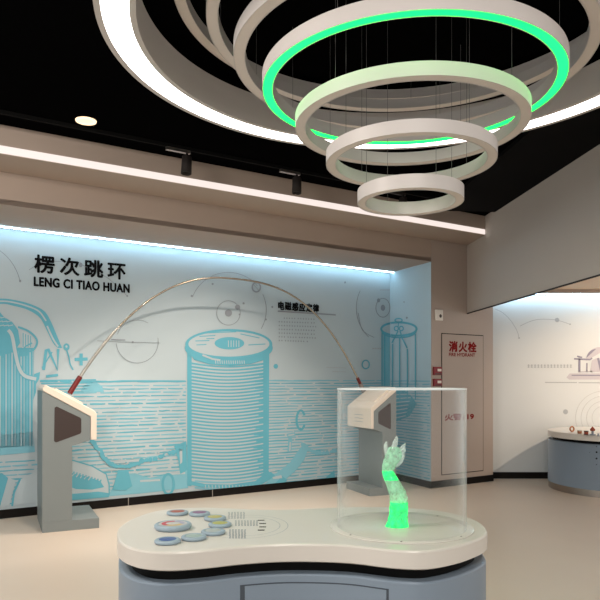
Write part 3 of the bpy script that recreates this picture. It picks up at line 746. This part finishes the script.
# ------------------------------------------------------------------ podiums with the arched tube
SCR = [(.115,1.185),(.135,1.197),(.36,1.085),(.37,1.07),(.37,.945),(.36,.93),(.135,.855),(.118,.858),(.11,.87)]
def podium(loc, rz, label):
    e = empty('kiosk_podium', (loc[0], loc[1], 0), rz); tag(e, label, 'podium', 'pair of podiums under the arched tube')
    b = MB(); b.prism_y([(0,.099),(.282,.099),(.282,.815),(.46,.863),(.46,1.09),(0,1.345)], -.375, .375); b.build('body', 'podium', e, bevel=.002)
    b = MB(); b.box(0, .545, -.375, .375, 0, .0985); b.build('foot', 'podium', e, bevel=.002)
    b = MB(); b.prism_y([(.462,.866),(.520,.866),(.520,1.125),(.500,1.150),(.03,1.405),(.004,1.372),(.004,1.346),(.462,1.092)], -.380, .380); b.build('cover', 'cover', e, bevel=.008)
    b = MB(); b.prism_y([(.12,1.355),(.40,1.203),(.39,1.225),(.385,1.232),(.13,1.372)], -.30, .30); b.build('raised_pad', 'cover', e, bevel=.004)
    for s in (-1, 1):
        b = MB(); b.prism_y(SCR, s*.3755 - .001, s*.3755 + .001); b.build('side_panel', 'dark', e)
    for r_ in range(3):
        b = MB()
        for c in range(6): b.box(.5203, .5209, -.13 + c*.045, -.088 + c*.045, 1.03 - r_*.045, 1.037 - r_*.045)
        b.build('printed_line', 'pale_ink', e)
    return e
ang = math.atan2(U.y, U.x)
aL, aR = math.radians(25), math.radians(22)
UL, UR = Vector((math.cos(aL), math.sin(aL))), Vector((math.cos(aR), math.sin(aR)))
NL, NR = Vector((-UL.y, UL.x)), Vector((-UR.y, UR.x))
LP = Vector((-2.434, 6.235)) + NL*.39; RP = Vector((.873, 8.22)) + UR*.545*.70 + NR*.39*.88
pl = podium(LP, aL, 'grey podium with cream sloping cover near the title lettering, holding the red grip end')
pr_ = podium(RP, aR + PI, 'grey podium with cream sloping cover seen through the acrylic cylinder')
pl.scale = (.955, 1, 1); pr_.scale = (.70, .88, .972)
# tube: an arch in the plane through both podium tops
Q0 = LP + UL*.345 - NL*.05; Q1 = Q0 + (RP + NR*.28 - UR*.2 - Q0)*(2/1.96)
def arch(v):                                                      # v from -1 (left grip) to 1
    t = -1.051 + (v+1)*1.0055; p = Q0.lerp(Q1, (t+1)/2); q = t + .045
    return Vector((p.x, p.y, 2.64 - (1.355*abs(q)**2.38 if q < 0 else 1.22*abs(q)**2.6)))
O3 = arch(-1); te = empty('arched_tube', O3); tag(te, 'thin brass-coloured tube arching high between the two grey podiums', 'tube')
b = MB(); b.tube([arch(-.985), arch(-.975), arch(-.955), arch(-.93)], .026, 16); b.v = [tuple(Vector(v)-O3) for v in b.v]; b.build('red_grip', 'redgrip', te)['label'] = 'dark red grip'
b = MB(); b.tube([arch(-.93 + .21*i/12) for i in range(13)], [.017]*10 + [.015,.013,.012], 12); b.v = [tuple(Vector(v)-O3) for v in b.v]; b.build('grey_sleeve', 'silver', te)
b = MB(); b.tube([arch(-.73 + 1.71*i/70) for i in range(71)], .0115, 12); b.v = [tuple(Vector(v)-O3) for v in b.v]; b.build('tube', 'brass', te)
b = MB(); b.tube([arch(.975), arch(1.0)], .022, 16); b.v = [tuple(Vector(v)-O3) for v in b.v]; b.build('end_collar', 'redgrip', te)['label'] = 'dark red collar'
b = MB(); b.tube([arch(1.0), arch(1.015), arch(1.035)], .030, 16); b.v = [tuple(Vector(v)-O3) for v in b.v]; b.build('end_socket', 'knob', te)['label'] = 'grey end socket'

# ------------------------------------------------------------------ round counter in the right room
KX, KY, KR = 4.27, 8.81, .90
e = empty('round_counter', (KX, KY, 0)); tag(e, 'round blue-grey counter with cream top standing in the right-hand room', 'counter')
b = MB(); b.cyl(KR-.006, 0, .085, 96); b.build('steel_plinth', 'steel', e)
b = MB(); b.lathe([(0,.086),(KR,.086),(KR,.086),(KR,.652),(KR,.652),(KR-.012,.656),(0,.656)], 128); b.build('base', 'tableblue', e)
b = MB(); b.cyl(KR-.06, .655, .695, 96); b.build('recessed_neck', 'black', e)
b = MB()
for a_, c_ in zip([(0,.694),(KR+.004,.694),(KR+.004,.764),(KR,.77),(0,.77)], [(KR+.004,.694),(KR+.004,.764),(KR,.77),(0,.77)]): b.lathe([a_, c_], 128)
b.build('counter_top', 'tabletop', e)
b = MB()
for px, py, rr in ((596.6,452.2,.011),(596.6,458.5,.011),(589.7,452.2,.004),(596.6,446.7,.006),(596.6,464.6,.005)):
    k = (px-300)/F; a2 = 1+k*k; bb_ = -2*(k*KX+KY); cc = KX*KX+KY*KY-KR*KR
    y = (-bb_ - math.sqrt(bb_*bb_-4*a2*cc))/(2*a2); x = k*y; z = EYE-(py-HOR)*y/F
    nrm = Vector((x-KX, y-KY, 0)).normalized(); tx = Vector((-nrm.y, nrm.x, 0))
    b = MB(); b.add([Vector((x-KX,y-KY,z)) + nrm*.0015 + tx*(rr*math.cos(2*PI*i/14)) + Vector((0,0,rr*math.sin(2*PI*i/14))) for i in range(14)], [tuple(range(14))])
    b.build('vent_hole', 'black', e)
def onc(px, py):
    return onz(px, py, .77)
x, y = onc(572, 432.0)
b = MB(); R, r_ = .030, .010
b.lathe([(R+r_*math.cos(2*PI*i/10), r_*math.sin(2*PI*i/10)) for i in range(10)], 28, closed=True)
o = b.build('copper_ring', 'copper', None, (x, y, .77+R+r_)); o.rotation_euler = (PI/2, 0, .3)
tag(o, 'small copper ring standing upright on the round counter', 'ring')
def coil(px, py, R, hgt, label, m):
    x, y = onc(px, py); e = empty('wire_coil', (x, y, .77)); tag(e, label, 'coil', 'small coils on the round counter')
    b = MB(); b.cyl(R*1.15, 0, .008, 20); b.cyl(R*1.15, hgt-.008, hgt, 20); b.cyl(R*.7, .006, hgt-.006, 16); b.build('bobbin', 'offwhite' if m == 'copper' else 'dark', e)
    b = MB(); b.tube([(R*.9*math.cos(a_*.6), R*.9*math.sin(a_*.6), .012 + (hgt-.024)*a_/90) for a_ in range(91)], .004, 6); b.build('winding', m, e)
coil(579.6, 434.4, .026, .055, 'small copper wire coil next to the upright copper ring', 'copper')
coil(586.2, 435.0, .025, .052, 'small red-brown wire coil between copper coil and red-topped post', 'redbrown')
x, y = onc(592.6, 435.2); e = empty('red_topped_post', (x, y, .77)); tag(e, 'small grey post with a red-brown top on the round counter', 'exhibit piece')
b = MB(); b.cyl(.036, 0, .012, 24); b.cyl(.014, .012, .055, 16); b.build('stand', 'greypart', e)
b = MB(); b.lathe([(0,.052),(.028,.054),(.030,.075),(.012,.095),(0,.11)], 24); b.build('cap', 'redbrown', e)
for px, lab in ((598.2, 'tiny grey peg on the round counter beside the red-topped post'), (602.5, 'tiny grey peg on the round counter at the frame edge')):
    x, y = onc(px, 436.3); e = empty('grey_peg', (x, y, .77)); tag(e, lab, 'peg', 'grey pegs on the round counter')
    b = MB(); b.cyl(.016, 0, .008, 16); b.cyl(.008, .008, .034, 12); b.build('peg', 'greypart', e)

# ------------------------------------------------------------------ light
def light(kind, name, loc, tgt, power, col, **kw):
    d = bpy.data.lights.new(name, kind); d.energy = power; d.color = col
    for k, v in kw.items(): setattr(d, k, v)
    o = bpy.data.objects.new(name, d); COL.objects.link(o); o.location = loc
    if tgt is not None: o.rotation_euler = (Vector(tgt)-Vector(loc)).to_track_quat('-Z', 'Y').to_euler()
    return o
WARM = (1, .84, .70)
light('SPOT', 'downlight_beam', (dx, dy, ZC-.03), (dx+.1, dy+.3, 0), 120, WARM, spot_size=1.9, spot_blend=.8, shadow_soft_size=.06)
light('SPOT', 'track_beam', (HP[0].x, HP[0].y, ZC-.26), (-1.6, 7.0, .4), 60, WARM, spot_size=1.5, spot_blend=.8, shadow_soft_size=.04)
light('SPOT', 'track_beam', (HP[1].x, HP[1].y, ZC-.26), (-1.0, 7.5, .4), 190, WARM, spot_size=1.75, spot_blend=.8, shadow_soft_size=.025)
light('SPOT', 'track_beam', (HP[2].x, HP[2].y, ZC-.26), (.6, 8.0, .3), 70, WARM, spot_size=1.3, spot_blend=.8, shadow_soft_size=.04)
light('SPOT', 'track_beam', (HP[2].x-.05, HP[2].y-.02, ZC-.26), (-2.25, 6.6, .6), 170, WARM, spot_size=.7, spot_blend=.6, shadow_soft_size=.03)
light('SPOT', 'room_beam', (5.3, 7.8, 2.70), (4.55, 9.75, 1.1), 170, (1, .78, .58), spot_size=1.5, spot_blend=.9, shadow_soft_size=.03)
light('AREA', 'room_area_light', (5.6, 6.0, 2.70), (5.6, 6.0, 0), 30, WARM, size=1.2)  # unseen area light facing down over the right room
light('AREA', 'hall_fill_light', (-2.6, 2.4, ZC-.05), (-2.0, 4.2, 0), 115, (1, .90, .80), size=1.0)  # added fill out of view on the left, no fixture behind it
light('AREA', 'hall_fill_light', (.6, -.6, ZC-.05), (.3, 2.6, .5), 85, (1, .92, .84), size=1.0)  # added fill behind the camera, brightens the table front

w = bpy.data.worlds.new('World'); sc.world = w; w.use_nodes = True
w.node_tree.nodes['Background'].inputs['Color'].default_value = (1, .985, .965, 1)
w.node_tree.nodes['Background'].inputs['Strength'].default_value = .72

# ------------------------------------------------------------------ camera
cam = bpy.data.cameras.new('Camera'); co = bpy.data.objects.new('Camera', cam); COL.objects.link(co)
co.location = (0, 0, EYE); co.rotation_euler = (PI/2, 0, 0)
cam.sensor_width = 36; cam.sensor_fit = 'HORIZONTAL'; cam.lens = F/600*36; cam.shift_y = (HOR-300)/600
cam.clip_start = .05
sc.camera = co
sc.view_settings.view_transform = 'Standard'; sc.view_settings.look = 'None'
sc.view_settings.gamma = 1; sc.view_settings.use_curve_mapping = False
sc.view_settings.exposure = 0.47
